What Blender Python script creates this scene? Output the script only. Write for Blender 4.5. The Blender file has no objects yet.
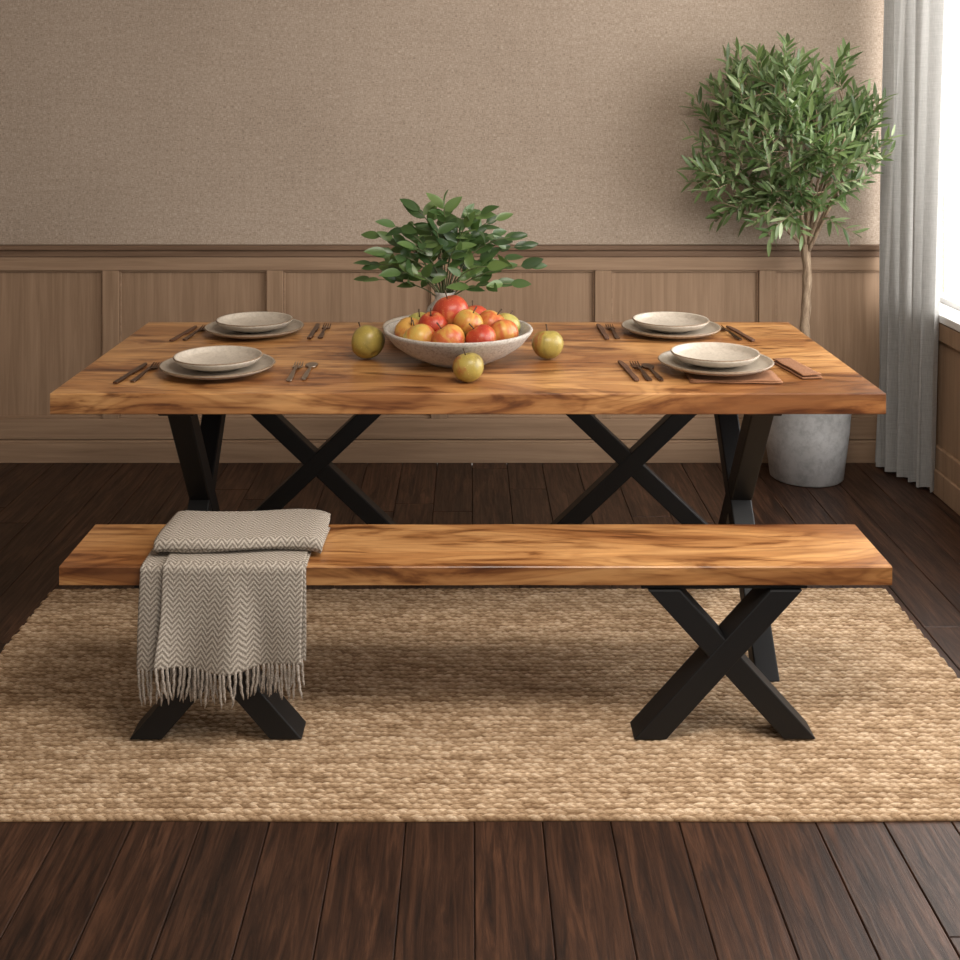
import bpy, math, random
import numpy as np
from mathutils import Vector, Matrix, noise
random.seed(7); np.random.seed(7)
S = bpy.context.scene
COL = S.collection
S.view_settings.view_transform = 'Standard'
S.view_settings.look = 'None'

# ------------------------------------------------------------ mesh helpers
class MB:
    def __init__(s): s.v=[]; s.f=[]; s.uv=None
    def add(s, vs, fs):
        o=len(s.v); s.v.extend([tuple(p) for p in vs]); s.f.extend([tuple(i+o for i in f) for f in fs])
    def box(s,x0,x1,y0,y1,z0,z1):
        s.add([(x0,y0,z0),(x1,y0,z0),(x1,y1,z0),(x0,y1,z0),(x0,y0,z1),(x1,y0,z1),(x1,y1,z1),(x0,y1,z1)],
              [(0,3,2,1),(4,5,6,7),(0,1,5,4),(1,2,6,5),(2,3,7,6),(3,0,4,7)])
    def chbox(s,x0,x1,y0,y1,z0,z1,c):
        m=z1-c
        s.add([(x0,y0,z0),(x1,y0,z0),(x1,y1,z0),(x0,y1,z0),(x0,y0,m),(x1,y0,m),(x1,y1,m),(x0,y1,m),
               (x0+c,y0+c,z1),(x1-c,y0+c,z1),(x1-c,y1-c,z1),(x0+c,y1-c,z1)],
              [(0,3,2,1),(0,1,5,4),(1,2,6,5),(2,3,7,6),(3,0,4,7),(4,5,9,8),(5,6,10,9),(6,7,11,10),(7,4,8,11),(8,9,10,11)])
    def prism_x(s,xb,zb,xt,zt,w,y0,y1):   # slanted beam in xz plane, horizontal cut ends
        h=w/2
        s.add([(xb-h,y0,zb),(xb+h,y0,zb),(xb+h,y1,zb),(xb-h,y1,zb),(xt-h,y0,zt),(xt+h,y0,zt),(xt+h,y1,zt),(xt-h,y1,zt)],
              [(0,3,2,1),(4,5,6,7),(0,1,5,4),(1,2,6,5),(2,3,7,6),(3,0,4,7)])
    def prism_y(s,yb,zb,yt,zt,w,x0,x1):
        h=w/2
        s.add([(x0,yb-h,zb),(x1,yb-h,zb),(x1,yb+h,zb),(x0,yb+h,zb),(x0,yt-h,zt),(x1,yt-h,zt),(x1,yt+h,zt),(x0,yt+h,zt)],
              [(0,3,2,1),(4,5,6,7),(0,1,5,4),(1,2,6,5),(2,3,7,6),(3,0,4,7)])
    def lathe(s,prof,n=48,c=(0,0,0)):
        o=len(s.v); m=len(prof)
        for i in range(n):
            a=2*math.pi*i/n
            for r,z in prof: s.v.append((c[0]+r*math.cos(a),c[1]+r*math.sin(a),c[2]+z))
        for i in range(n):
            j=(i+1)%n
            for k in range(m-1):
                s.f.append((o+i*m+k,o+j*m+k,o+j*m+k+1,o+i*m+k+1))
    def tube(s,pts,rad,n=8):
        pts=[Vector(p) for p in pts]; o=len(s.v); m=len(pts)
        up=Vector((0.13,0.21,1)).normalized()
        d0=(pts[1]-pts[0]).normalized()
        if abs(d0.dot(up))>.95: up=Vector((1,0.1,0))
        for i,p in enumerate(pts):
            d=(pts[min(i+1,m-1)]-pts[max(i-1,0)]).normalized()
            a=d.cross(up)
            if a.length<1e-4: a=d.cross(Vector((1,0,0)))
            a.normalize(); b=d.cross(a)
            r=rad[i] if hasattr(rad,'__len__') else rad
            for k in range(n):
                t=2*math.pi*k/n; s.v.append(tuple(p+a*(r*math.cos(t))+b*(r*math.sin(t))))
        for i in range(m-1):
            for k in range(n):
                k2=(k+1)%n; s.f.append((o+i*n+k,o+i*n+k2,o+(i+1)*n+k2,o+(i+1)*n+k))
        s.f.append(tuple(o+k for k in range(n))[::-1]); s.f.append(tuple(o+(m-1)*n+k for k in range(n)))
    def leaf(s,p,d,nrm,L,W,curl=0.15):
        d=Vector(d).normalized(); nrm=Vector(nrm); side=d.cross(nrm)
        if side.length<1e-4: side=d.cross(Vector((0.3,1,0.2)))
        side.normalize(); n=side.cross(d).normalized(); o=len(s.v); R=7
        p=Vector(p)
        for i in range(R):
            t=i/(R-1)
            w=W*0.5*(math.sin(math.pi*min(1,t**0.8))**0.75 if 0<t<1 else 0.04)
            c=p+d*(L*t)-n*(curl*L*t*t)
            s.v.append(tuple(c-side*w+n*(w*0.3))); s.v.append(tuple(c)); s.v.append(tuple(c+side*w+n*(w*0.3)))
        for i in range(R-1):
            a=o+i*3
            s.f.append((a,a+1,a+4,a+3)); s.f.append((a+1,a+2,a+5,a+4))
    def obj(s,name,mat=None,smooth=False,parent=None,loc=(0,0,0),bevel=0,rot=0,solid=0):
        me=bpy.data.meshes.new(name); me.from_pydata(s.v,[],s.f); me.update()
        if s.uv is not None:
            l=me.uv_layers.new(name="UVMap")
            for lp in me.loops: l.data[lp.index].uv=s.uv[lp.vertex_index]
        if smooth: me.polygons.foreach_set("use_smooth",[True]*len(me.polygons))
        ob=bpy.data.objects.new(name,me); COL.objects.link(ob); ob.location=loc; ob.rotation_euler=(0,0,rot)
        if mat: me.materials.append(mat)
        if parent is not None: ob.parent=parent
        if solid: m=ob.modifiers.new("s",'SOLIDIFY'); m.thickness=solid; m.offset=0
        if bevel:
            m=ob.modifiers.new("b",'BEVEL'); m.width=bevel; m.segments=2; m.limit_method='ANGLE'
        return ob
def empty(name,loc=(0,0,0),rot=0):
    e=bpy.data.objects.new(name,None); COL.objects.link(e); e.location=loc; e.rotation_euler=(0,0,rot); e.empty_display_size=.1
    return e

# ------------------------------------------------------------ material helpers
class Mat:
    def __init__(s,name,rough=.6,spec=.5,metal=0,col=(.5,.5,.5)):
        s.m=bpy.data.materials.new(name); s.m.use_nodes=True; s.nt=s.m.node_tree
        s.b=s.nt.nodes['Principled BSDF']; s.set('Roughness',rough); s.set('Specular IOR Level',spec); s.set('Metallic',metal); s.set('Base Color',(*col,1))
    def n(s,t,**k):
        x=s.nt.nodes.new(t)
        for a,b in k.items(): setattr(x,a,b)
        return x
    def l(s,a,b): s.nt.links.new(a,b)
    def set(s,k,v): s.b.inputs[k].default_value=v
    def coord(s,kind='Object',scale=(1,1,1),off=None):
        c=s.n('ShaderNodeTexCoord'); mp=s.n('ShaderNodeMapping'); mp.inputs['Scale'].default_value=scale
        s.l(c.outputs[kind],mp.inputs['Vector'])
        out=mp.outputs['Vector']
        if off is not None:
            va=s.n('ShaderNodeVectorMath',operation='ADD'); s.l(out,va.inputs[0])
            if isinstance(off,tuple): va.inputs[1].default_value=off
            else: s.l(off,va.inputs[1])
            out=va.outputs[0]
        return out
    def noise(s,vec,scale=1,detail=4,rough=.5,dist=0):
        x=s.n('ShaderNodeTexNoise'); x.inputs['Scale'].default_value=scale; x.inputs['Detail'].default_value=detail
        x.inputs['Roughness'].default_value=rough; x.inputs['Distortion'].default_value=dist
        s.l(vec,x.inputs['Vector']); return x.outputs['Fac']
    def ramp(s,fac,stops):
        r=s.n('ShaderNodeValToRGB'); e=r.color_ramp.elements
        while len(e)<len(stops): e.new(.5)
        for q,(p,c) in zip(e,stops): q.position=p; q.color=(*c,1)
        s.l(fac,r.inputs['Fac']); return r.outputs['Color']
    def mix(s,a,b,fac=.5,mode='MIX'):
        x=s.n('ShaderNodeMix',data_type='RGBA',blend_type=mode)
        for v,i in ((a,6),(b,7)):
            if isinstance(v,tuple): x.inputs[i].default_value=(*v,1)
            else: s.l(v,x.inputs[i])
        if isinstance(fac,(int,float)): x.inputs[0].default_value=fac
        else: s.l(fac,x.inputs[0])
        return x.outputs[2]
    def math(s,op,a,b=None,c=None):
        x=s.n('ShaderNodeMath',operation=op)
        for i,v in enumerate((a,b,c)):
            if v is None: continue
            if isinstance(v,(int,float)): x.inputs[i].default_value=v
            else: s.l(v,x.inputs[i])
        return x.outputs[0]
    def color(s,c): s.l(c,s.b.inputs['Base Color'])
    def bump(s,h,strength=.3,dist=.01):
        x=s.n('ShaderNodeBump'); x.inputs['Strength'].default_value=strength; x.inputs['Distance'].default_value=dist
        s.l(h,x.inputs['Height']); s.l(x.outputs[0],s.b.inputs['Normal'])
    def island(s,k=17.3):
        g=s.n('ShaderNodeNewGeometry'); r=g.outputs['Random Per Island']
        cx=s.n('ShaderNodeCombineXYZ')
        s.l(s.math('MULTIPLY',r,k),cx.inputs[0]); s.l(s.math('MULTIPLY',r,k*2.3),cx.inputs[1]); s.l(s.math('MULTIPLY',r,k*.7),cx.inputs[2])
        return r,cx.outputs[0]

# acacia wood : figured grain, swirling heartwood streaks
def acacia(name,off):
    M=Mat(name,rough=.34,spec=.5)
    v1=M.coord(scale=(.8,2.6,2.6),off=off); big=M.noise(v1,1.3,2.0,.45,1.3)
    v3=M.coord(scale=(1.1,5.2,5.2),off=off); med=M.noise(v3,1.5,4,.6,2.6)
    v4=M.coord(scale=(1.8,13,13),off=off); sm=M.noise(v4,1.5,4,.6,1.6)
    v2=M.coord(scale=(3,75,75),off=off); fine=M.noise(v2,1.2,5,.65,.3)
    base=M.ramp(big,[(.28,(.16,.062,.022)),(.39,(.285,.122,.041)),(.50,(.405,.200,.073)),(.60,(.52,.285,.115)),(.72,(.37,.180,.065))])
    rings=M.math('SINE',M.math('ADD',M.math('MULTIPLY',big,75.0),M.math('MULTIPLY',fine,2.5)))
    c=M.mix(base,M.ramp(rings,[(.0,(1.08,1.07,1.05)),(.6,(.94,.90,.86)),(1,(.70,.60,.51))]),.6,'MULTIPLY')
    c=M.mix(c,M.ramp(med,[(.30,(.20,.12,.08)),(.38,(.44,.33,.25)),(.45,(.84,.77,.71)),(.53,(1,1,1)),(.70,(1.2,1.18,1.14))]),.9,'MULTIPLY')
    c=M.mix(c,M.ramp(sm,[(.31,(.55,.45,.37)),(.43,(.92,.89,.85)),(.6,(1.06,1.06,1.05))]),.75,'MULTIPLY')
    c=M.mix(c,M.ramp(fine,[(.3,(.60,.50,.43)),(.55,(1,1,1))]),.5,'MULTIPLY')
    M.color(c); M.bump(fine,.10,.003)
    rr=M.ramp(fine,[(0,(.42,.42,.42)),(1,(.27,.27,.27))]); M.l(rr,M.b.inputs['Roughness'])
    return M.m
wood_t=acacia('acacia_wood_table',(2.3,5.1,1.7)); wood_b=acacia('acacia_wood_bench',(7.9,1.3,4.2))

def oak(name,vert=True,c0=(.235,.15,.093),c1=(.36,.24,.156)):
    M=Mat(name,rough=.55,spec=.25)
    r,off=M.island()
    sc=(34,34,1.6) if vert else (1.6,34,34)
    f=M.noise(M.coord(scale=sc,off=off),1.2,5,.6,.5)
    M.color(M.ramp(f,[(.25,c0),(.7,c1)])); M.bump(f,.1,.002); return M.m
oak_v=oak('oak_panel'); oak_h=oak('oak_rail',False,(.235,.15,.095),(.35,.236,.154))
oak_cap=oak('oak_cap',False,(.12,.072,.045),(.20,.125,.08))

# fabric wallcovering
M=Mat('woven_wallcovering',rough=.9,spec=.1)
h=M.noise(M.coord(scale=(60,60,420)),1,2,.6,.0); v=M.noise(M.coord(scale=(420,420,60)),1,2,.6,.0)
sl=M.noise(M.coord(scale=(9,9,170)),1,3,.6,.0)
sv=M.noise(M.coord(scale=(170,170,9)),1,3,.6,.0)
lg=M.noise(M.coord(scale=(1.2,1.2,1.2)),1,2,.5)
mixn=M.math('ADD',M.math('MULTIPLY',h,.5),M.math('MULTIPLY',v,.5))
c=M.ramp(mixn,[(.36,(.25,.196,.152)),(.5,(.385,.312,.250)),(.64,(.52,.435,.36))])
c=M.mix(c,M.ramp(sl,[(.33,(.80,.78,.76)),(.55,(1.03,1.03,1.03))]),.45,'MULTIPLY')
c=M.mix(c,M.ramp(sv,[(.33,(.80,.78,.76)),(.55,(1.03,1.03,1.03))]),.3,'MULTIPLY')
c=M.mix(c,M.ramp(lg,[(.3,(.93,.92,.91)),(.7,(1.05,1.05,1.05))]),1,'MULTIPLY')
M.color(c); M.bump(mixn,.25,.003); wallmat=M.m

# dark floor
M=Mat('dark_walnut_floor',rough=.38,spec=.35)
r,off=M.island(31)
f=M.noise(M.coord(scale=(48,2.8,48),off=off),1.1,7,.72,.9)
g=M.noise(M.coord(scale=(9,1.5,9),off=off),1.3,4,.6,1.8)
c=M.ramp(f,[(.32,(.007,.0033,.0021)),(.48,(.034,.0162,.0098)),(.70,(.090,.045,.027))])
c=M.mix(c,M.ramp(g,[(.3,(.45,.41,.40)),(.65,(1.22,1.16,1.1))]),.85,'MULTIPLY')
c=M.mix(c,M.ramp(r,[(0,(.74,.70,.67)),(1,(1.24,1.18,1.12))]),.9,'MULTIPLY')
M.color(c); M.bump(f,.35,.003)
M.l(M.ramp(f,[(.2,(.52,.52,.52)),(.8,(.32,.32,.32))]),M.b.inputs['Roughness']); floormat=M.m
gapmat=Mat('floor_gap',rough=.9,col=(.004,.003,.002)).m
white=Mat('ceiling_paint',rough=.9,col=(.60,.55,.49)).m
trimwhite=Mat('window_paint',rough=.5,col=(.75,.75,.74)).m
M=Mat('black_metal',rough=.5,spec=.35,col=(.007,.007,.0075))
M.bump(M.noise(M.coord(scale=(300,300,300)),1,2),.06,.001); black=M.m

# rug
M=Mat('jute',rough=.95,spec=.08)
at=M.n('ShaderNodeAttribute'); at.attribute_name='tint_gap_shade'
fib=M.noise(M.coord(scale=(160,420,300)),1,3,.7,1.0)
lg=M.noise(M.coord(scale=(2.5,18,3)),1.2,3,.6)
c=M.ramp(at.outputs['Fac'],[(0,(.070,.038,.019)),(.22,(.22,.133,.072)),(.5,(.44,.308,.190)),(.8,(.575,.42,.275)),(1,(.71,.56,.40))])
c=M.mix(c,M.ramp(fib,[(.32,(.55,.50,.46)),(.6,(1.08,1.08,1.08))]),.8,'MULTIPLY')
c=M.mix(c,M.ramp(lg,[(.3,(.72,.68,.64)),(.65,(1.06,1.06,1.06))]),.9,'MULTIPLY')
M.color(c); M.bump(fib,.5,.003); jute=M.m

# throw weave (UV in metres)
def weave(name):
    M=Mat(name,rough=.95,spec=.08)
    tc=M.n('ShaderNodeTexCoord'); sx=M.n('ShaderNodeSeparateXYZ'); M.l(tc.outputs['UV'],sx.inputs[0])
    wob=M.noise(M.coord('UV',(60,60,60)),1,2,.5)
    pp=M.math('PINGPONG',M.math('ADD',sx.outputs[0],M.math('MULTIPLY',wob,.004)),.0150)
    w=M.math('SINE',M.math('MULTIPLY',M.math('ADD',sx.outputs[1],M.math('MULTIPLY',pp,1.1)),2*math.pi/.0122))
    nz=M.noise(M.coord('UV',(380,380,380)),1,2,.7)
    w2=M.math('ADD',M.math('MULTIPLY',w,.20),nz)
    M.color(M.ramp(w2,[(.18,(.14,.118,.097)),(.5,(.345,.302,.252)),(.82,(.61,.55,.48))]))
    M.bump(w2,.6,.003); return M.m
throwm=weave('wool_herringbone')
M=Mat('wool_fringe',rough=.95,spec=.05); M.color(M.ramp(M.noise(M.coord(scale=(300,300,300)),1,2),[(.3,(.20,.17,.14)),(.7,(.52,.46,.40))])); fringem=M.m

def stone(name,c0,c1,rough=.5,sc=60):
    M=Mat(name,rough=rough,spec=.35); a=M.noise(M.coord(scale=(sc,sc,sc)),1,5,.75); b=M.noise(M.coord(scale=(7,7,7)),1,4,.6)
    c=M.ramp(a,[(.33,c0),(.55,c1)]); c=M.mix(c,M.ramp(b,[(.3,(.82,.81,.8)),(.7,(1.05,1.05,1.05))]),1,'MULTIPLY'); M.color(c); M.bump(a,.08,.002); return M.m
platem=stone('stoneware_glaze',(.33,.28,.225),(.42,.365,.30),.34,90)
platem2=stone('stoneware_glaze_light',(.43,.375,.31),(.54,.48,.405),.32,90)
rimm=stone('stoneware_rim',(.14,.095,.06),(.24,.17,.11),.4,90)
bowlm=stone('grey_stone',(.26,.235,.205),(.46,.42,.375),.65,120)
potm=stone('zinc_concrete',(.40,.41,.42),(.56,.57,.58),.6,25)
soilm=stone('soil',(.02,.013,.008),(.07,.045,.03),.95,60)
M=Mat('napkin_cloth',rough=.85,spec=.15); M.color(M.ramp(M.noise(M.coord(scale=(400,400,400)),1,2),[(.3,(.16,.070,.034)),(.7,(.31,.155,.083))])); napkin=M.m
bronze=Mat('bronze_cutlery',rough=.33,metal=1,col=(.17,.10,.065)).m
steel=Mat('brushed_steel',rough=.3,metal=1,col=(.42,.36,.30)).m
M=Mat('walnut_handle',rough=.5); M.color(M.ramp(M.noise(M.coord(scale=(200,20,200)),1,3),[(.3,(.06,.025,.014)),(.7,(.15,.068,.036))])); walnut=M.m
def leafmat(name,cs,rough=.42,back=(.26,.32,.20),tr=.2,trc=(.12,.22,.05)):
    M=Mat(name,rough=rough,spec=.5); r,_=M.island(); c=M.ramp(r,cs)
    g=M.n('ShaderNodeNewGeometry'); c=M.mix(c,back,M.math('MULTIPLY',g.outputs['Backfacing'],.5)); M.color(c)
    t=M.n('ShaderNodeBsdfTranslucent'); t.inputs[0].default_value=(*trc,1); ms=M.n('ShaderNodeMixShader'); ms.inputs[0].default_value=tr
    out=[n for n in M.nt.nodes if n.type=='OUTPUT_MATERIAL'][0]
    M.l(M.b.outputs[0],ms.inputs[1]); M.l(t.outputs[0],ms.inputs[2]); M.l(ms.outputs[0],out.inputs[0])
    return M.m
olivem=leafmat('olive_leaf',[(0,(.042,.080,.026)),(.5,(.105,.165,.060)),(.85,(.22,.30,.13)),(1,(.38,.45,.27))],.36,(.28,.35,.22),.22,(.22,.36,.09))
greenm=leafmat('green_leaf',[(0,(.022,.05,.016)),(.6,(.060,.115,.035)),(1,(.13,.20,.06))],.33,(.13,.18,.08))
M=Mat('bark',rough=.9,spec=.1); f=M.noise(M.coord(scale=(60,60,14)),1,5,.7,.5); M.color(M.ramp(f,[(.3,(.17,.115,.075)),(.7,(.50,.38,.27))])); M.bump(f,.6,.006); bark=M.m
stemm=Mat('green_stem',rough=.6,col=(.09,.10,.04)).m
M=Mat('linen_curtain',rough=.9,spec=.1)
a=M.noise(M.coord(scale=(300,300,20)),1,2,.6); b=M.noise(M.coord(scale=(20,20,350)),1,2,.6)
M.color(M.ramp(M.math('MULTIPLY',M.math('ADD',a,b),.5),[(.35,(.30,.295,.285)),(.65,(.46,.455,.445))]))
tr=M.n('ShaderNodeBsdfTranslucent'); tr.inputs[0].default_value=(.54,.53,.51,1); ms=M.n('ShaderNodeMixShader'); ms.inputs[0].default_value=.26
out=[n for n in M.nt.nodes if n.type=='OUTPUT_MATERIAL'][0]
M.l(M.b.outputs[0],ms.inputs[1]); M.l(tr.outputs[0],ms.inputs[2]); M.l(ms.outputs[0],out.inputs[0]); curtainm=M.m

# ------------------------------------------------------------ room
WY=5.25; WX=1.90; LX=-3.0; FY=-1.6; CH=2.75
b=MB(); pw=.151; k0=math.ceil((LX-.009)/pw); x=.009+pw*(k0-1)
while x<WX:
    y=FY-random.random()*1.5
    while y<WY:
        L=random.uniform(1.3,2.4); y1=min(y+L,WY)
        if y1>FY: b.chbox(max(x,LX)+.0009,min(x+pw,WX)-.0009,max(y,FY),y1-.0015,-.02,0,.0020)
        y+=L
    x+=pw
b.obj('floor',floormat)
b=MB(); b.box(LX,WX,FY,WY,-.06,-.0205); b.obj('trim_subfloor',gapmat)
b=MB(); b.box(LX-.1,WX+.15,WY,WY+.1,0,CH); b.obj('wall_back',wallmat)
b=MB(); b.box(LX-.1,LX,FY,WY,0,CH); b.obj('wall_left',wallmat)
b=MB(); b.box(LX-.1,WX+.15,FY,WY+.1,CH,CH+.1); b.obj('ceiling',white)
wy0,wy1,wz0,wz1=1.6,5.19,.70,2.5
b=MB(); b.box(WX,WX+.15,FY,WY,0,wz0); b.box(WX,WX+.15,FY,WY,wz1,CH); b.box(WX,WX+.15,FY,wy0,wz0,wz1); b.box(WX,WX+.15,wy1,WY,wz0,wz1)
b.obj('wall_right',wallmat)
# window
w=empty('window_1',(WX+.1,(wy0+wy1)/2,1.6))
b=MB(); X0,X1=WX+.08,WX+.13
for yy in (wy0,(wy0+wy1)/2-.03,wy1-.03): b.box(X0,X1,yy,yy+.03,wz0,wz1)
b.box(X0,X1,wy0,wy1,wz0,wz0+.05); b.box(X0,X1,wy0,wy1,wz1-.05,wz1)
o=b.obj('frame',trimwhite,parent=w); o.location=-w.location
b=MB(); b.box(WX-.035,WX+.08,wy0-.05,wy1,wz0-.005,wz0+.028); o=b.obj('sill',trimwhite,parent=w,bevel=.005); o.location=-w.location
# wainscot back
e=empty('trim_1',(0,WY,0))
b=MB()
stiles=[112+163.5*k for k in range(-4,7)]
sx=[(s-470)/229 for s in stiles]
sx=[v for v in sx if v<WX-.05]
b.box(LX,WX,WY-.012,WY-.001,.0,.9)
o=b.obj('panel',oak_v,parent=e); o.location=-e.location
b=MB()
for v in sx: b.box(v-.036,v+.036,WY-.034,WY-.012,.19,.835)
b.box(WX-.07,WX,WY-.034,WY-.012,.19,.835)
o=b.obj('stiles',oak_v,parent=e,bevel=.003); o.location=-e.location
b=MB(); b.box(LX,WX,WY-.034,WY-.012,.835,.90); b.box(LX,WX,WY-.034,WY-.012,.10,.19)
o=b.obj('rails',oak_h,parent=e,bevel=.003); o.location=-e.location
b=MB()
edges=[LX]+sx+[WX-.034]
for a,c in zip(edges[:-1],edges[1:]):
    a+=.036; c-=.036
    b.box(a,c,WY-.022,WY-.012,.825,.835); b.box(a,c,WY-.022,WY-.012,.19,.200)
    b.box(a,a+.008,WY-.022,WY-.012,.200,.825); b.box(c-.008,c,WY-.022,WY-.012,.200,.825)
o=b.obj('bead_molding',oak_h,parent=e,bevel=.003); o.location=-e.location
b=MB(); b.box(LX,WX,WY-.042,WY-.001,.895,.925); b.box(LX,WX,WY-.055,WY-.001,.925,.945)
o=b.obj('cap_rail',oak_cap,parent=e,bevel=.004); o.location=-e.location
b=MB(); b.box(LX,WX,WY-.042,WY-.012,0,.085); b.box(LX,WX,WY-.038,WY-.012,.085,.097); b.obj('baseboard_back',oak_h,bevel=.003)
# right wainscot
e=empty('trim_2',(WX,3,0))
b=MB(); b.box(WX-.012,WX-.001,FY,WY-.06,0,.69); o=b.obj('panel',oak_v,parent=e); o.location=-e.location
b=MB()
for yy in np.arange(FY,WY-.1,.72): b.box(WX-.03,WX-.012,yy,yy+.07,.19,.62)
b.box(WX-.03,WX-.012,FY,WY-.06,.62,.692); b.box(WX-.03,WX-.012,FY,WY-.06,.10,.19)
o=b.obj('rails',oak_v,parent=e,bevel=.003); o.location=-e.location
b=MB(); b.box(WX-.04,WX-.012,FY,WY-.06,0,.10); b.obj('baseboard_right',oak_v,bevel=.004)

# curtain
b=MB(); nu,nv=170,40
for j in range(nv+1):
    t=j/nv; z=2.62-t*2.605
    for i in range(nu+1):
        u=i/nu
        y=5.16-u*(.52-.16*t); ph=u*math.pi*2*5.5
        amp=.026+.010*t
        xx=1.800+.045*u+amp*math.sin(ph+.6*math.sin(3*t+u*5))+.009*math.sin(ph*2.3+t*4)-.05*t*(1-u)**1.5
        b.v.append((min(xx,1.866),y+.008*math.cos(ph)*(1+t),z))
for j in range(nv):
    for i in range(nu):
        a=j*(nu+1)+i; b.f.append((a,a+1,a+nu+2,a+nu+1))
cur=empty('curtain',(1.83,4.9,0))
o=b.obj('fabric',curtainm,smooth=True,parent=cur); o.location=-cur.location
b=MB(); b.tube([(1.83,1.2,2.62),(1.83,5.2,2.62)],.012,12); o=b.obj('rod',black,parent=cur,smooth=True); o.location=-cur.location

# ------------------------------------------------------------ table
TX0,TX1,TY0,TY1,TZ=-1.148,1.137,3.28,4.29,.79
def slab(x0,x1,y0,y1,z0,z1,seed):
    # one solid slab with slightly irregular (hand-sanded) long edges
    b=MB(); n=90
    def ring(x):
        yf=y0+.0015*noise.noise((x*5,seed,0)); yb=y1+.0015*noise.noise((x*5,seed,9)); c=.0025
        return [(x,yf,z0+c),(x,yf,z1-c),(x,yf+c,z1),(x,yb-c,z1),(x,yb,z1-c),(x,yb,z0+c),(x,yb-c,z0),(x,yf+c,z0)]
    for i in range(n+1): b.v+=ring(x0+(x1-x0)*i/n)
    for i in range(n):
        for k in range(8):
            k2=(k+1)%8; b.f.append((i*8+k,i*8+k2,(i+1)*8+k2,(i+1)*8+k))
    b.f.append(tuple(range(8))[::-1]); b.f.append(tuple(n*8+k for k in range(8)))
    b.f=[f[::-1] for f in b.f]
    return b
tb=empty('dining_table',(0,3.78,0))
o=slab(TX0,TX1,TY0,TY1,TZ-.057,TZ,5).obj('tabletop',wood_t,parent=tb); o.location=-tb.location
b=MB(); zt=TZ-.058
for sx_ in (-1,1):
    xc=sx_*.812
    b.prism_y(3.303,.010,3.92,zt-.012,.080,xc-.032,xc+.032); b.prism_y(3.95,.0,3.37,zt-.012,.080,xc-.030,xc+.034)
    b.box(xc-.05,xc+.05,3.31,4.0,zt-.012,zt)
    xc=-.518 if sx_<0 else .542
    b.prism_x(xc-.38,0,xc+.38,zt-.012,.084,4.03,4.085); b.prism_x(xc+.38,0,xc-.38,zt-.012,.084,4.032,4.087)
    b.box(xc-.44,xc+.44,4.02,4.10,zt-.012,zt)
o=b.obj('x_legs',black,parent=tb,bevel=.004); o.location=-tb.location
# bench
bn=empty('dining_bench',(.014,3.11,0))
o=slab(-1.017,1.045,2.97,3.262,.393,.44,13).obj('seat',wood_b,parent=bn); o.location=-bn.location
b=MB()
for xc in (-.63,.632):
    hb,ht=(.174,.15) if xc<0 else (.186,.152)
    b.prism_x(xc-hb,.011,xc+ht,.381,.080,2.970,3.055); b.prism_x(xc+hb,.011,xc-ht,.381,.080,2.972,3.057)
    b.box(xc-ht-.055,xc+ht+.055,2.98,3.22,.381,.393)
o=b.obj('x_legs',black,parent=bn,bevel=.003); o.location=-bn.location

# ------------------------------------------------------------ rug
rx0,rx1,ry0,ry1=-1.35,1.345,2.655,3.885
nx,ny=int((rx1-rx0)/.0030),int((ry1-ry0)/.0021)
xs=np.linspace(rx0,rx1,nx); ys=np.linspace(ry0,ry1,ny); Xg,Yg=np.meshgrid(xs,ys)
p,q=.0200,.023
wob=.0030*np.sin(Xg*6+1)+.0018*np.sin(Xg*17+Yg*3)
rowf=(Yg-ry0)/p+wob/p*np.clip((Yg-ry0)/.1,0,1); row=np.floor(rowf); v=rowf-row
rs=(np.sin(row*12.9898)*43758.5453)%1.0
upper=v>=.5
s=Xg/q*(1+.05*rs)+rs*3+np.where(upper,.5-v*1.4,v*1.4)+.16*np.sin(Xg*33+row*2)+.12*np.sin(Xg*71+row*5)
sid=np.floor(s)
hsh=(np.sin(sid*78.233+row*37.719+upper*11.13)*43758.5453)%1.0
vv=np.where(upper,(v-.5)*2,v*2)
c01=lambda a:np.clip(a,0,1)
lobe=c01(np.sin(np.pi*(s-sid)))**.5
rowp=c01(np.sin(np.pi*v))**.5
H=(.34+.66*lobe)*(.16+.84*rowp)*(.74+.26*c01(np.sin(np.pi*c01(vv)))**.6)
H=H*(.84+.32*hsh)
Z=.003+.0075*H
edge=np.minimum(np.minimum(Xg-rx0,rx1-Xg),np.minimum(Yg-ry0,ry1-Yg)); Z*=np.clip(edge/.006,0,1)**.5; Z=np.maximum(Z,.0008)
Xe=Xg+np.where(np.abs(Xg)>1.2,1,0)*.004*np.sin(row*2.1)*(np.abs(Xg)-1.2)/.15
co=np.stack([Xe,Yg+.002*np.sin(Xg*7),Z],-1).reshape(-1,3)
idx=np.arange(nx*ny).reshape(ny,nx)
F=np.stack([idx[:-1,:-1],idx[:-1,1:],idx[1:,1:],idx[1:,:-1]],-1).reshape(-1,4)
me=bpy.data.meshes.new('jute_rug'); me.vertices.add(len(co)); me.vertices.foreach_set('co',co.ravel().astype(np.float32))
me.loops.add(F.size); me.loops.foreach_set('vertex_index',F.ravel().astype(np.int32))
me.polygons.add(len(F)); me.polygons.foreach_set('loop_start',np.arange(0,F.size,4,dtype=np.int32)); me.polygons.foreach_set('loop_total',np.full(len(F),4,dtype=np.int32))
me.update(calc_edges=True)
at=me.attributes.new('tint_gap_shade','FLOAT','POINT')
tint_gap_shade=np.clip(1.25*H**1.1*(.50+.50*hsh)+.12*(rs-.5),0,1)  # stitch tone, plus braid gap shade put into the colour by height
at.data.foreach_set('value',tint_gap_shade.ravel().astype(np.float32))
me.polygons.foreach_set("use_smooth",np.ones(len(F),dtype=bool)); me.materials.append(jute)
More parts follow.
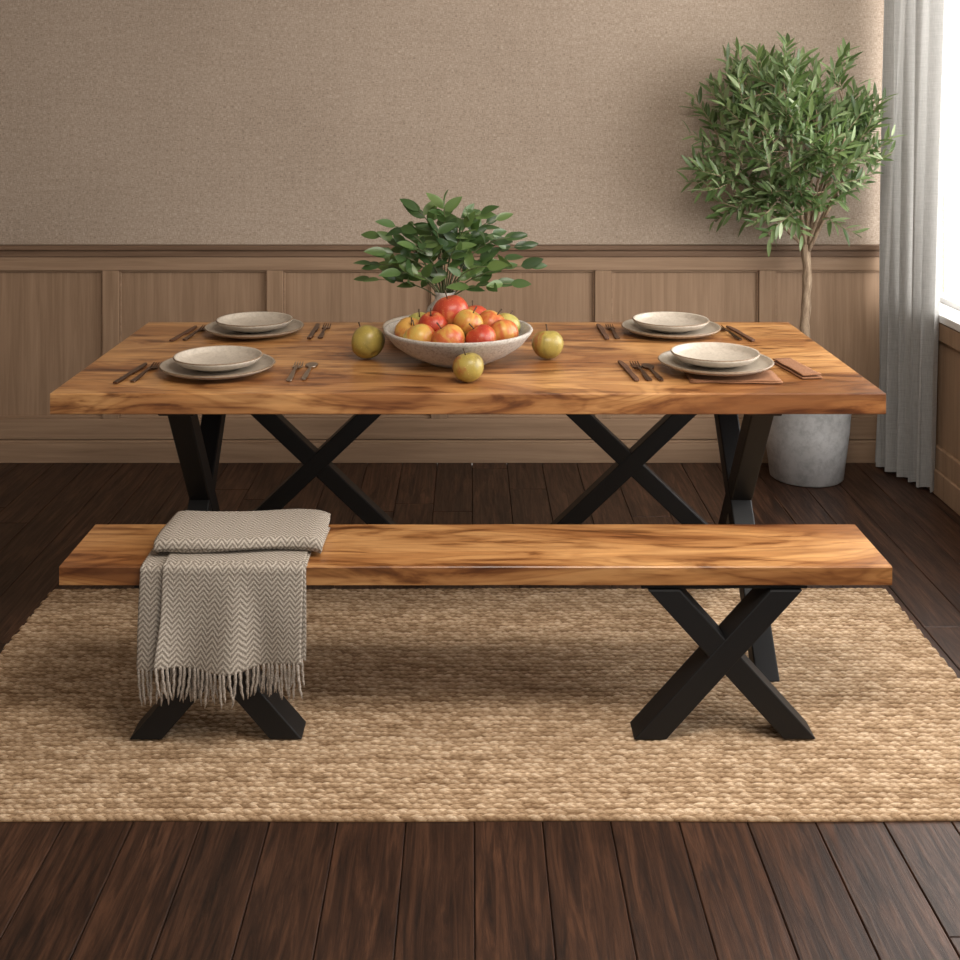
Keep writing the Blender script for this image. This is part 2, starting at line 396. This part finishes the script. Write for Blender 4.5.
rug=bpy.data.objects.new('jute_rug',me); COL.objects.link(rug)

# ------------------------------------------------------------ throw
def resample(path,step):
    P=[Vector(p) for p in path]; out=[P[0]]
    for a,c in zip(P[:-1],P[1:]):
        n=max(1,int((c-a).length/step))
        for i in range(1,n+1): out.append(a.lerp(c,i/n))
    return out
def arc(cy,cz,r,a0,a1,n=7): return [(cy+r*math.cos(math.radians(a0+(a1-a0)*i/n)),cz+r*math.sin(math.radians(a0+(a1-a0)*i/n))) for i in range(n+1)]
def sheet(name,path,xl,xr,disp,par,nu=80,thick=.006):
    P=resample(path,.006); b=MB(); b.uv=[]; s=0
    for j,pt in enumerate(P):
        if j: s+=(P[j]-P[j-1]).length
        for i in range(nu+1):
            u=i/nu; dx,dy,dz=disp(u,s,pt)
            b.v.append((xl+(xr-xl)*u+dx,pt[0]+dy,pt[1]+dz)); b.uv.append((u*(xr-xl),s))
    for j in range(len(P)-1):
        for i in range(nu):
            a=j*(nu+1)+i; b.f.append((a,a+1,a+nu+2,a+nu+1))
    o=b.obj(name,throwm,smooth=True,parent=par,solid=thick); o.location=-par.location
    return b.v[-(nu+1):]
th=empty('throw_blanket',(-.6,3.05,.44))
def dispA(u,s,pt):
    t=max(0,min(1,(.43-pt[1])/.2)); n=noise.noise((u*4,s*5,1.3))
    return (.008*n*t+.004*t*(u-.5), -t*(.006+.011*(1+math.sin(u*17+.6+n))), .002*n*(1-t)-.012*t*t*math.sin(u*5+1))
pathA=[(3.235,.4445),(2.966,.4445)]+arc(2.966,.434,.0105,90,180)+[(2.955,.215)]
hA=sheet('hanging_layer',pathA,-.812,-.404,dispA,th)
def dispB(u,s,pt):
    t=max(0,min(1,(.43-pt[1])/.2)); n=noise.noise((u*3+7,s*5,5.3))
    return (.014*n*t+.010*t*(u-.5), -t*(.004+.017*(1+math.sin(u*12+2.2+1.5*n)))-.012*t, .002*n*(1-t)-.016*t*t*math.sin(u*4))
pathB=[(3.22,.4515),(2.964,.4515)]+arc(2.964,.434,.0175,90,180)+[(2.945,.222)]
hB=sheet('front_layer',pathB,-.755,-.410,dispB,th)
def dispC(u,s,pt):
    n=noise.noise((u*3,s*4,9.3)); n2=noise.noise((u*2.5,pt[0]*7,2.1))
    droop=-.008*max(0,(u-.9)/.1)**2-.005*max(0,(.08-u)/.08)**2
    return (.008*n+.014*n2, .008*n-.012*math.sin(u*6), .0075*n2+droop)
F0=3.035
pathC=[(3.19,.4600),(F0+.005,.4600)]+arc(F0,.4670,.007,270,90)[1:]+[(3.215,.4755)]+arc(3.217,.4815,.006,-90,90)[1:]+[(F0+.06,.4905),(F0+.008,.4875)]+arc(F0-.002,.4715,.016,75,195)
sheet('folded_top',pathC,-.79,-.372,dispC,th,thick=.007)
b=MB()
for row_,n_ in ((hA,36),(hB,30)):
    for i in range(n_):
        k=int((i+.5)/n_*(len(row_)-1)); x0,y0,z0=row_[k]
        L=random.uniform(.068,.094); a=random.uniform(-.012,.012); c=random.uniform(-.006,.004)
        pts=[(x0+a*t*t+.0012*math.sin(t*25),y0+c*t-.001,z0+.004-L*t) for t in [j/7 for j in range(8)]]
        b.tube(pts,[.0032,.0042,.0036,.0040,.0034,.0036,.003,.0012],6)
o=b.obj('fringe',fringem,smooth=True,parent=th); o.location=-th.location

# ------------------------------------------------------------ tableware
def plate(name,x,y,z,r,h,mat,foot=.55):
    b=MB(); t=.006
    prof=[(0,.004),(r*foot-.01,.004),(r*foot-.006,0),(r*foot,0),(r*foot+.006,.005),(r*.86,h*.45),(r*.97,h*.82),(r,h),(r-.003,h+.003),(r-.008,h),(r*.93,h*.72),(r*.84,h*.42+t*.8),(r*.6,.010),(0,.009)]
    b.lathe(prof,64); o=b.obj(name,mat,smooth=True,loc=(x,y,z))
    o.data.materials.append(rimm); m=len(prof)-1
    for p in o.data.polygons:
        if p.index%m==7: p.material_index=1
    return o
def flat(outline,z0,z1):
    b=MB(); n=len(outline)
    b.add([(x,y,z0) for x,y in outline]+[(x,y,z1) for x,y in outline],[tuple(range(n))[::-1],tuple(range(n,2*n))]+[(i,(i+1)%n,n+(i+1)%n,n+i) for i in range(n)])
    return b
def fork(x,y,z,mat,rot=0,name='fork'):
    b=MB()
    def st(pts,t=.003):
        o=len(b.v)
        for yy,w_,zz in pts: b.v += [(-w_,yy,zz),(w_,yy,zz),(w_,yy,zz+t),(-w_,yy,zz+t)]
        for i in range(len(pts)-1):
            a=o+i*4
            for k in range(4): b.f.append((a+k,a+(k+1)%4,a+4+(k+1)%4,a+4+k))
        b.f.append((o,o+3,o+2,o+1)); e=o+4*(len(pts)-1); b.f.append((e,e+1,e+2,e+3))
    st([(-.11,.005,.001),(-.105,.0085,.001),(-.05,.007,.003),(0,.0042,.007),(.03,.0040,.006),(.042,.010,.003),(.055,.0135,.001)])
    for k in range(4):
        o=len(b.v); xx=-.0114+k*.0076
        for yy,w_,zz in [(.052,.0026,.001),(.078,.0022,.002),(.104,.0013,.007)]: b.v += [(xx-w_,yy,zz),(xx+w_,yy,zz),(xx+w_,yy,zz+.003),(xx-w_,yy,zz+.003)]
        for i in range(2):
            a=o+i*4
            for j in range(4): b.f.append((a+j,a+(j+1)%4,a+4+(j+1)%4,a+4+j))
        b.f.append((o,o+3,o+2,o+1)); b.f.append((o+8,o+9,o+10,o+11))
    return b.obj(name,mat,loc=(x,y,z),rot=rot,bevel=.0006)
def knife(x,y,z,mat,rot=0):
    b=flat([(-.007,-.12),(.007,-.12),(.010,-.09),(.007,-.01),(.010,0),(.011,.06),(.007,.11),(0,.125),(-.007,.12),(-.007,0)],.001,.007)
    return b.obj('table_knife',mat,loc=(x,y,z),rot=rot,bevel=.0018)
def spoon(x,y,z,mat,rot=0):
    pts=[(-.005,-.11),(.005,-.11),(.008,-.085),(.0045,.03)]+[(.019*math.sin(a),.068-.030*math.cos(a)) for a in np.linspace(.35,2*math.pi-.35,14)]+[(-.0045,.03),(-.008,-.085)]
    return flat(pts,.001,.006).obj('spoon',mat,loc=(x,y,z),rot=rot,bevel=.0018)
T=TZ+.001
def napkin_flat(x,y,w_,d,rot=0,h=.005):
    b=MB()
    for l in range(2):
        n=14; z0=l*h; ww=w_-.006*l; dd=d-.008*l; o=len(b.v)
        for j in range(n+1):
            for i in range(n+1):
                X=(i/n-.5)*ww; Y=(j/n-.5)*dd
                b.v.append((X+.002*noise.noise((Y*20,x,l)),Y+.002*noise.noise((X*20,y,l)),z0+.0035+.0022*noise.noise((X*18,Y*18,l+x))))
        for j in range(n):
            for i in range(n):
                a=o+j*(n+1)+i; b.f.append((a,a+1,a+n+2,a+n+1))
    return b.obj('cloth_napkin',napkin,smooth=True,loc=(x,y,TZ+.0005),rot=rot,solid=.0035)
def setting(x,y,zz=0):
    plate('dinner_plate',x,y,T+zz,.168,.024,platem)
    plate('salad_plate',x,y+.005,T+zz+.0125,.130,.034,platem2,.5)
napkin_flat(.755,3.458,.26,.14,-.03,.003)
setting(-.742,3.53); setting(.722,3.53,.0105); setting(-.735,4.09); setting(.685,4.09)
knife(-.988,3.50,T,bronze,-.10); fork(-.948,3.51,T,bronze,-.08); fork(-.515,3.52,T,steel,.0); spoon(-.475,3.535,T,steel,.0)
knife(.465,3.53,T,walnut,.08); fork(.503,3.525,T,bronze,.08); spoon(.537,3.52,T,bronze,.08)
napkin_flat(.965,3.55,.062,.22,.16,.008)
knife(-.970,4.07,T,walnut,-.12); fork(-.932,4.08,T,bronze,-.12); knife(-.535,4.11,T,bronze,0); fork(-.500,4.11,T,bronze,0)
knife(.453,4.1,T,walnut,.02); fork(.489,4.1,T,bronze,.02); fork(.880,4.08,T,bronze,.14); knife(.916,4.07,T,walnut,.14)

# fruit bowl
bx,by=-.036,3.66
b=MB(); R=.228
prof=[(0,.006),(.075,.006),(.08,0),(.09,0),(.10,.006),(.15,.028),(.195,.058),(.222,.090),(R,.100),(R-.003,.105),(R-.012,.103),(.205,.082),(.175,.055),(.12,.026),(.06,.014),(0,.012)]
b.lathe(prof,72); fb=b.obj('fruit_bowl',bowlm,smooth=True,loc=(bx,by,T))
def fruitmat(name,stops,off):
    M=Mat(name,rough=.36,spec=.45)
    oi=M.n('ShaderNodeObjectInfo'); cx=M.n('ShaderNodeCombineXYZ'); M.l(M.math('MULTIPLY',oi.outputs['Random'],20),cx.inputs[0])
    a=M.noise(M.coord(scale=(10,10,7),off=cx.outputs[0]),1.1,3,.6,.8); sp=M.noise(M.coord(scale=(260,260,260)),1,1,.5)
    st=M.noise(M.coord(scale=(60,60,8)),1,2,.5)
    a=M.math('ADD',a,M.math('MULTIPLY',M.math('SUBTRACT',st,.5),.3))
    c=M.ramp(a,stops); c=M.mix(c,(.75,.55,.25),M.ramp(sp,[(.66,(0,0,0)),(.74,(.3,.3,.3))])); M.color(c); return M.m
red=fruitmat('apple_red',[(.3,(.32,.025,.012)),(.52,(.40,.05,.02)),(.66,(.48,.19,.05))],0)
orr=fruitmat('apple_blush',[(.35,(.34,.04,.018)),(.48,(.45,.11,.03)),(.62,(.52,.28,.06))],3)
yel=fruitmat('apple_yellow',[(.33,(.42,.09,.028)),(.46,(.48,.25,.05)),(.68,(.42,.34,.08))],5)
grn=fruitmat('apple_green',[(.35,(.24,.25,.06)),(.6,(.40,.34,.09)),(.8,(.5,.25,.06))],8)
qui=fruitmat('quince_skin',[(.33,(.17,.12,.03)),(.48,(.31,.24,.055)),(.60,(.36,.27,.06)),(.72,(.33,.13,.035))],2)
stem=Mat('fruit_stem',rough=.8,col=(.07,.04,.02)).m
def fruit(name,x,y,z,r,mat,tx=0,ty=0,pear=False):
    prof=[]
    for i in range(25):
        a=-math.pi/2+math.pi*i/24; rr=math.cos(a); zz=math.sin(a)
        rr=rr*(1+.06*zz); z_=zz*.92
        if i>20: z_-= .30*((i-20)/4)**2*(1-rr*.6)
        if i<3: z_+= .12*((3-i)/3)**2
        if pear and zz>0: rr*=1-.22*zz; z_+=.10*zz
        prof.append((max(0,rr)*r,z_*r))
    b=MB(); b.lathe(prof,40)
    b.v=[(px*(1+.025*math.cos(5*math.atan2(py,px))*(pz/r*.5+.5)),py*(1+.02*math.cos(5*math.atan2(py,px))),pz) for px,py,pz in b.v]
    o=b.obj(name,mat,smooth=True,loc=(x,y,z)); o.rotation_euler=(tx,ty,random.random()*6)
    s_=MB(); top=.62*r if not pear else .8*r
    s_.tube([(0,0,top),(.002,.001,top+.35*r),(.006,.002,top+.62*r)],[.0022,.0018,.0026],6); s_.obj('stem',stem,parent=o,smooth=True)
    return o
F_=[(-.115,-.085,.085,.050,yel,.3,-.4),(-.028,-.110,.086,.052,orr,.5,.2),(.068,-.095,.086,.048,red,.4,.4),(.135,-.045,.092,.048,orr,.2,.6),
    (-.148,.0,.090,.046,orr,-.1,-.6),(-.075,-.035,.118,.045,red,.2,-.3),(.03,-.035,.122,.047,yel,.3,.3),(.10,.0,.112,.047,orr,.2,.5),
    (-.022,.005,.150,.056,red,.25,.1),(-.12,.07,.095,.045,grn,0,-.3),(.05,.08,.115,.047,red,-.3,.2),(.148,.05,.098,.044,grn,-.2,.5),(-.05,.09,.11,.046,orr,-.3,0)]
for dx,dy,dz,r,m_,tx,ty in F_: fruit('apple',bx+dx,by+dy,T+dz,r,m_,tx,ty)
fruit('quince',-.315,3.70,T+.052,.054,qui,.1,-.9,True); fruit('quince',-.005,3.41,T+.041,.045,qui,.2,.1); fruit('quince',.240,3.70,T+.045,.049,qui,.0,.2)
# platter behind and vase
b=MB(); r=.240
b.lathe([(0,.003),(.13,.003),(.14,0),(.15,.002),(.21,.014),(r,.034),(r-.003,.038),(r-.01,.036),(.205,.02),(.15,.010),(0,.009)],64); b.obj('serving_platter',platem2,smooth=True,loc=(-.055,4.045,T-.0))
vx,vy=-.085,4.03
va=empty('leafy_branch_vase',(vx,vy,T+.0105))
b=MB(); b.lathe([(0,0),(.045,0),(.052,.006),(.066,.035),(.068,.06),(.056,.09),(.034,.112),(.030,.13),(.036,.142),(.032,.142),(.026,.13),(.03,.11),(.05,.088),(.06,.06),(.04,.01),(0,.008)],40)
b.obj('vase',bowlm,smooth=True,parent=va)
st=MB(); lf=MB(); R=random.Random(31)
ends=[(-.24,-.05,.22),(-.22,.05,.30),(-.16,-.10,.35),(-.09,.03,.39),(.0,-.06,.41),(.06,.05,.37),(.12,-.08,.39),(.17,.03,.36),(.22,-.05,.31),(.26,.04,.27),(.285,-.02,.21),(-.25,.02,.16),(-.14,-.13,.20),(.04,-.12,.28),(.14,-.12,.22),(.22,-.09,.16),(-.05,.12,.31),(.16,.13,.30),
      (-.19,-.08,.26),(-.10,-.10,.28),(-.03,-.10,.34),(.09,.0,.31),(.20,.09,.22),(-.17,.10,.19)]
for ex,ey,ez in ends:
    e=Vector((ex,ey*.8,ez+.02)); s0=Vector((ex*.03,ey*.03,.10)); mid=Vector((ex*.25,ey*.3,.13+(ez-.1)*.85))
    P=[]
    for i in range(9):
        t=i/8; P.append(s0*(1-t)**2+mid*2*t*(1-t)+e*t*t)
    st.tube(P,[.0030-.0018*i/8 for i in range(9)],6)
    L0=(e-s0).length; n=int(L0/.046)+3
    for k in range(n):
        t=.42+.58*k/(n-1); i=min(7,int(t*8)); p_=P[i].lerp(P[i+1],t*8-i); d=(P[i+1]-P[i]).normalized()
        a=k*2.6+R.random(); sd=Vector((math.cos(a)*1.1,.6*math.sin(a),.15+R.uniform(-.6,.45)))
        dd=(d*.45+sd*.9).normalized() if k<n-1 else d
        nr=Vector((R.uniform(-.8,.8),R.uniform(-1.4,-.3),R.uniform(.2,1)))
        L=R.uniform(.055,.083); lf.leaf(p_,dd,nr,L,L*.46,R.uniform(.0,.25))
st.obj('stems',stemm,smooth=True,parent=va); lf.obj('leaves',greenm,smooth=True,parent=va)

# ------------------------------------------------------------ potted olive tree
px_,py_=1.41,5.03
tr=empty('potted_olive_tree',(px_,py_,0))
b=MB(); b.lathe([(0,.0),(.142,0),(.150,.006),(.174,.20),(.188,.385),(.192,.39),(.192,.41),(.184,.414),(.176,.41),(.172,.36),(.155,.30),(0,.30)],56)
b.obj('pot',potm,smooth=True,parent=tr)
b=MB(); b.lathe([(0,.375),(.08,.372),(.170,.362),(.160,.34),(0,.34)],40); b.obj('soil',soilm,parent=tr)
b=MB(); R=random.Random(5)
tp=[(.0,0,.34),(.004,0,.5),(-.008,.004,.65),(.006,0,.8),(-.004,0,.92),(.002,0,1.02)]
P=resample(tp,.03); P=[(p[0]+.003*math.sin(p[2]*30),p[1],p[2]) for p in P]
b.tube(P,[.023-.006*i/(len(P)-1)+.002*math.sin(i*1.7) for i in range(len(P))],12)
lf=MB(); nodes=[]
cc=Vector((-.105,-.09,1.40)); AX,AY,AZ=.350,.24,.370
def inside(p):
    d=p-cc; return (d.x/AX)**2+(d.y/AY)**2+(d.z/AZ)**2
def clampv(p): return Vector((min(p.x,1.70-px_),min(p.y,5.165-py_),p.z))
for k in range(14):
    a=k*2.399; el=R.uniform(.55,1.4)
    d=Vector((math.cos(a)*math.cos(el),.6*math.sin(a)*math.cos(el)-.05,math.sin(el)))
    st0=Vector((0,0,R.uniform(.93,1.02)))
    e=st0+d*R.uniform(.35,.75)
    for _ in range(30):
        if inside(e)<.7: break
        e=e.lerp(cc,.06)
    mid=st0.lerp(e,.5)+Vector((R.uniform(-.02,.02),R.uniform(-.02,.02),-.02 if el<.8 else 0))
    P=[st0*(1-t)**2+mid*2*t*(1-t)+e*t*t for t in [i/8 for i in range(9)]]
    b.tube(P,[.010-.0065*i/8 for i in range(9)],7)
    nodes+=P[2:]
cnt=0
for _ in range(2500):
    if cnt>=235: break
    th_=R.uniform(0,2*math.pi); ph=math.acos(R.uniform(-1,1)); rr=R.uniform(.15,1.0)**.5
    q_=cc+Vector((AX*math.sin(ph)*math.cos(th_),AY*math.sin(ph)*math.sin(th_),AZ*math.cos(ph)))*rr*(1+.25*noise.noise((math.sin(ph)*math.cos(th_)*2.3+4,math.sin(ph)*math.sin(th_)*2.3,math.cos(ph)*2.3)))
    if q_.z<1.12 and abs(q_.x+.02)<.08 : continue
    if noise.noise(q_*7.0+Vector((3,5,7)))<-.22: continue
    q_=clampv(q_)
    nn=min(nodes,key=lambda n_:(n_-q_).length+ (0.3 if n_.z>q_.z+.05 else 0))
    cnt+=1
    if (nn-q_).length<.03: continue
    out=(q_-cc); out.normalize()
    mid=nn.lerp(q_,.5)+Vector((0,0,.02)); P=[nn*(1-t)**2+mid*2*t*(1-t)+q_*t*t for t in [i/6 for i in range(7)]]
    tipd=(out*.8+Vector((R.uniform(-.4,.4),R.uniform(-.4,.3),R.uniform(.3,1.2)))).normalized()
    P+= [clampv(q_+tipd*.03),clampv(q_+tipd*.065),clampv(q_+tipd*.10)]
    if (P[-1]-P[-2]).length<.01: continue
    b.tube(P,[.0028-.0020*i/9 for i in range(10)],5)
    tot=len(P)-1; n=R.randint(12,16)
    for k in range(n):
        t=.42+.58*k/(n-1); i=min(tot-1,int(t*tot)); pp=P[i].lerp(P[i+1],t*tot-i); d=(P[i+1]-P[i])
        if d.length<1e-4: continue
        d.normalize()
        a=(k//2)*1.57+(k%2)*math.pi+R.uniform(-.3,.3)
        s1=d.cross(Vector((.2,.3,1))).normalized(); s2=d.cross(s1)
        dd=(d*.8+(s1*math.cos(a)+s2*math.sin(a))*.75+Vector((0,0,.15))).normalized()
        L=R.uniform(.052,.084)
        tip=pp+dd*L
        if tip.y+py_>5.185 or tip.x+px_>1.735: continue
        lf.leaf(pp,dd,Vector((R.uniform(-.6,.6),R.uniform(-1.2,-.1),1)),L,L*.235,R.uniform(-.05,.2))
b.obj('trunk_and_branches',bark,smooth=True,parent=tr); lf.obj('leaves',olivem,smooth=True,parent=tr)

# ------------------------------------------------------------ light
# overcast-bright sky, brighter on the window (+x) side
wd=bpy.data.worlds.new('World'); S.world=wd; wd.use_nodes=True; nt=wd.node_tree
bg=nt.nodes['Background']; bg.inputs[0].default_value=(1,.97,.93,1)
tc=nt.nodes.new('ShaderNodeTexCoord'); sp=nt.nodes.new('ShaderNodeSeparateXYZ'); mr=nt.nodes.new('ShaderNodeMapRange')
nt.links.new(tc.outputs['Generated'],sp.inputs[0]); nt.links.new(sp.outputs[0],mr.inputs[0])
mr.inputs[1].default_value=-.2; mr.inputs[2].default_value=.45; mr.inputs[3].default_value=.6; mr.inputs[4].default_value=1.5
nt.links.new(mr.outputs[0],bg.inputs[1])
def area(name,loc,target,sx_,sy_,en,col):
    L=bpy.data.lights.new(name,'AREA'); L.shape='RECTANGLE'; L.size=sx_; L.size_y=sy_; L.energy=en; L.color=col
    o=bpy.data.objects.new(name,L); COL.objects.link(o); o.location=loc
    o.rotation_euler=(Vector(target)-Vector(loc)).to_track_quat('-Z','Y').to_euler(); return o
area('window_daylight',(2.35,4.0,1.75),(0,3.9,1.1),5.0,2.2,200,(1,.975,.94))
area('overhead_softbox',(.45,2.1,2.68),(.15,3.5,.4),1.2,1.0,72,(1,.92,.83))  # added overhead softbox, no lamp fixture is seen there

# ------------------------------------------------------------ camera
cd=bpy.data.cameras.new('camera'); cam=bpy.data.objects.new('camera',cd); COL.objects.link(cam)
cam.location=(0,0,1.62); cam.rotation_euler=(math.pi/2,0,0); cd.sensor_width=36; cd.lens=36*1200/960
cd.shift_x=10/960; cd.shift_y=-390/960; cd.clip_start=.05
S.camera=cam
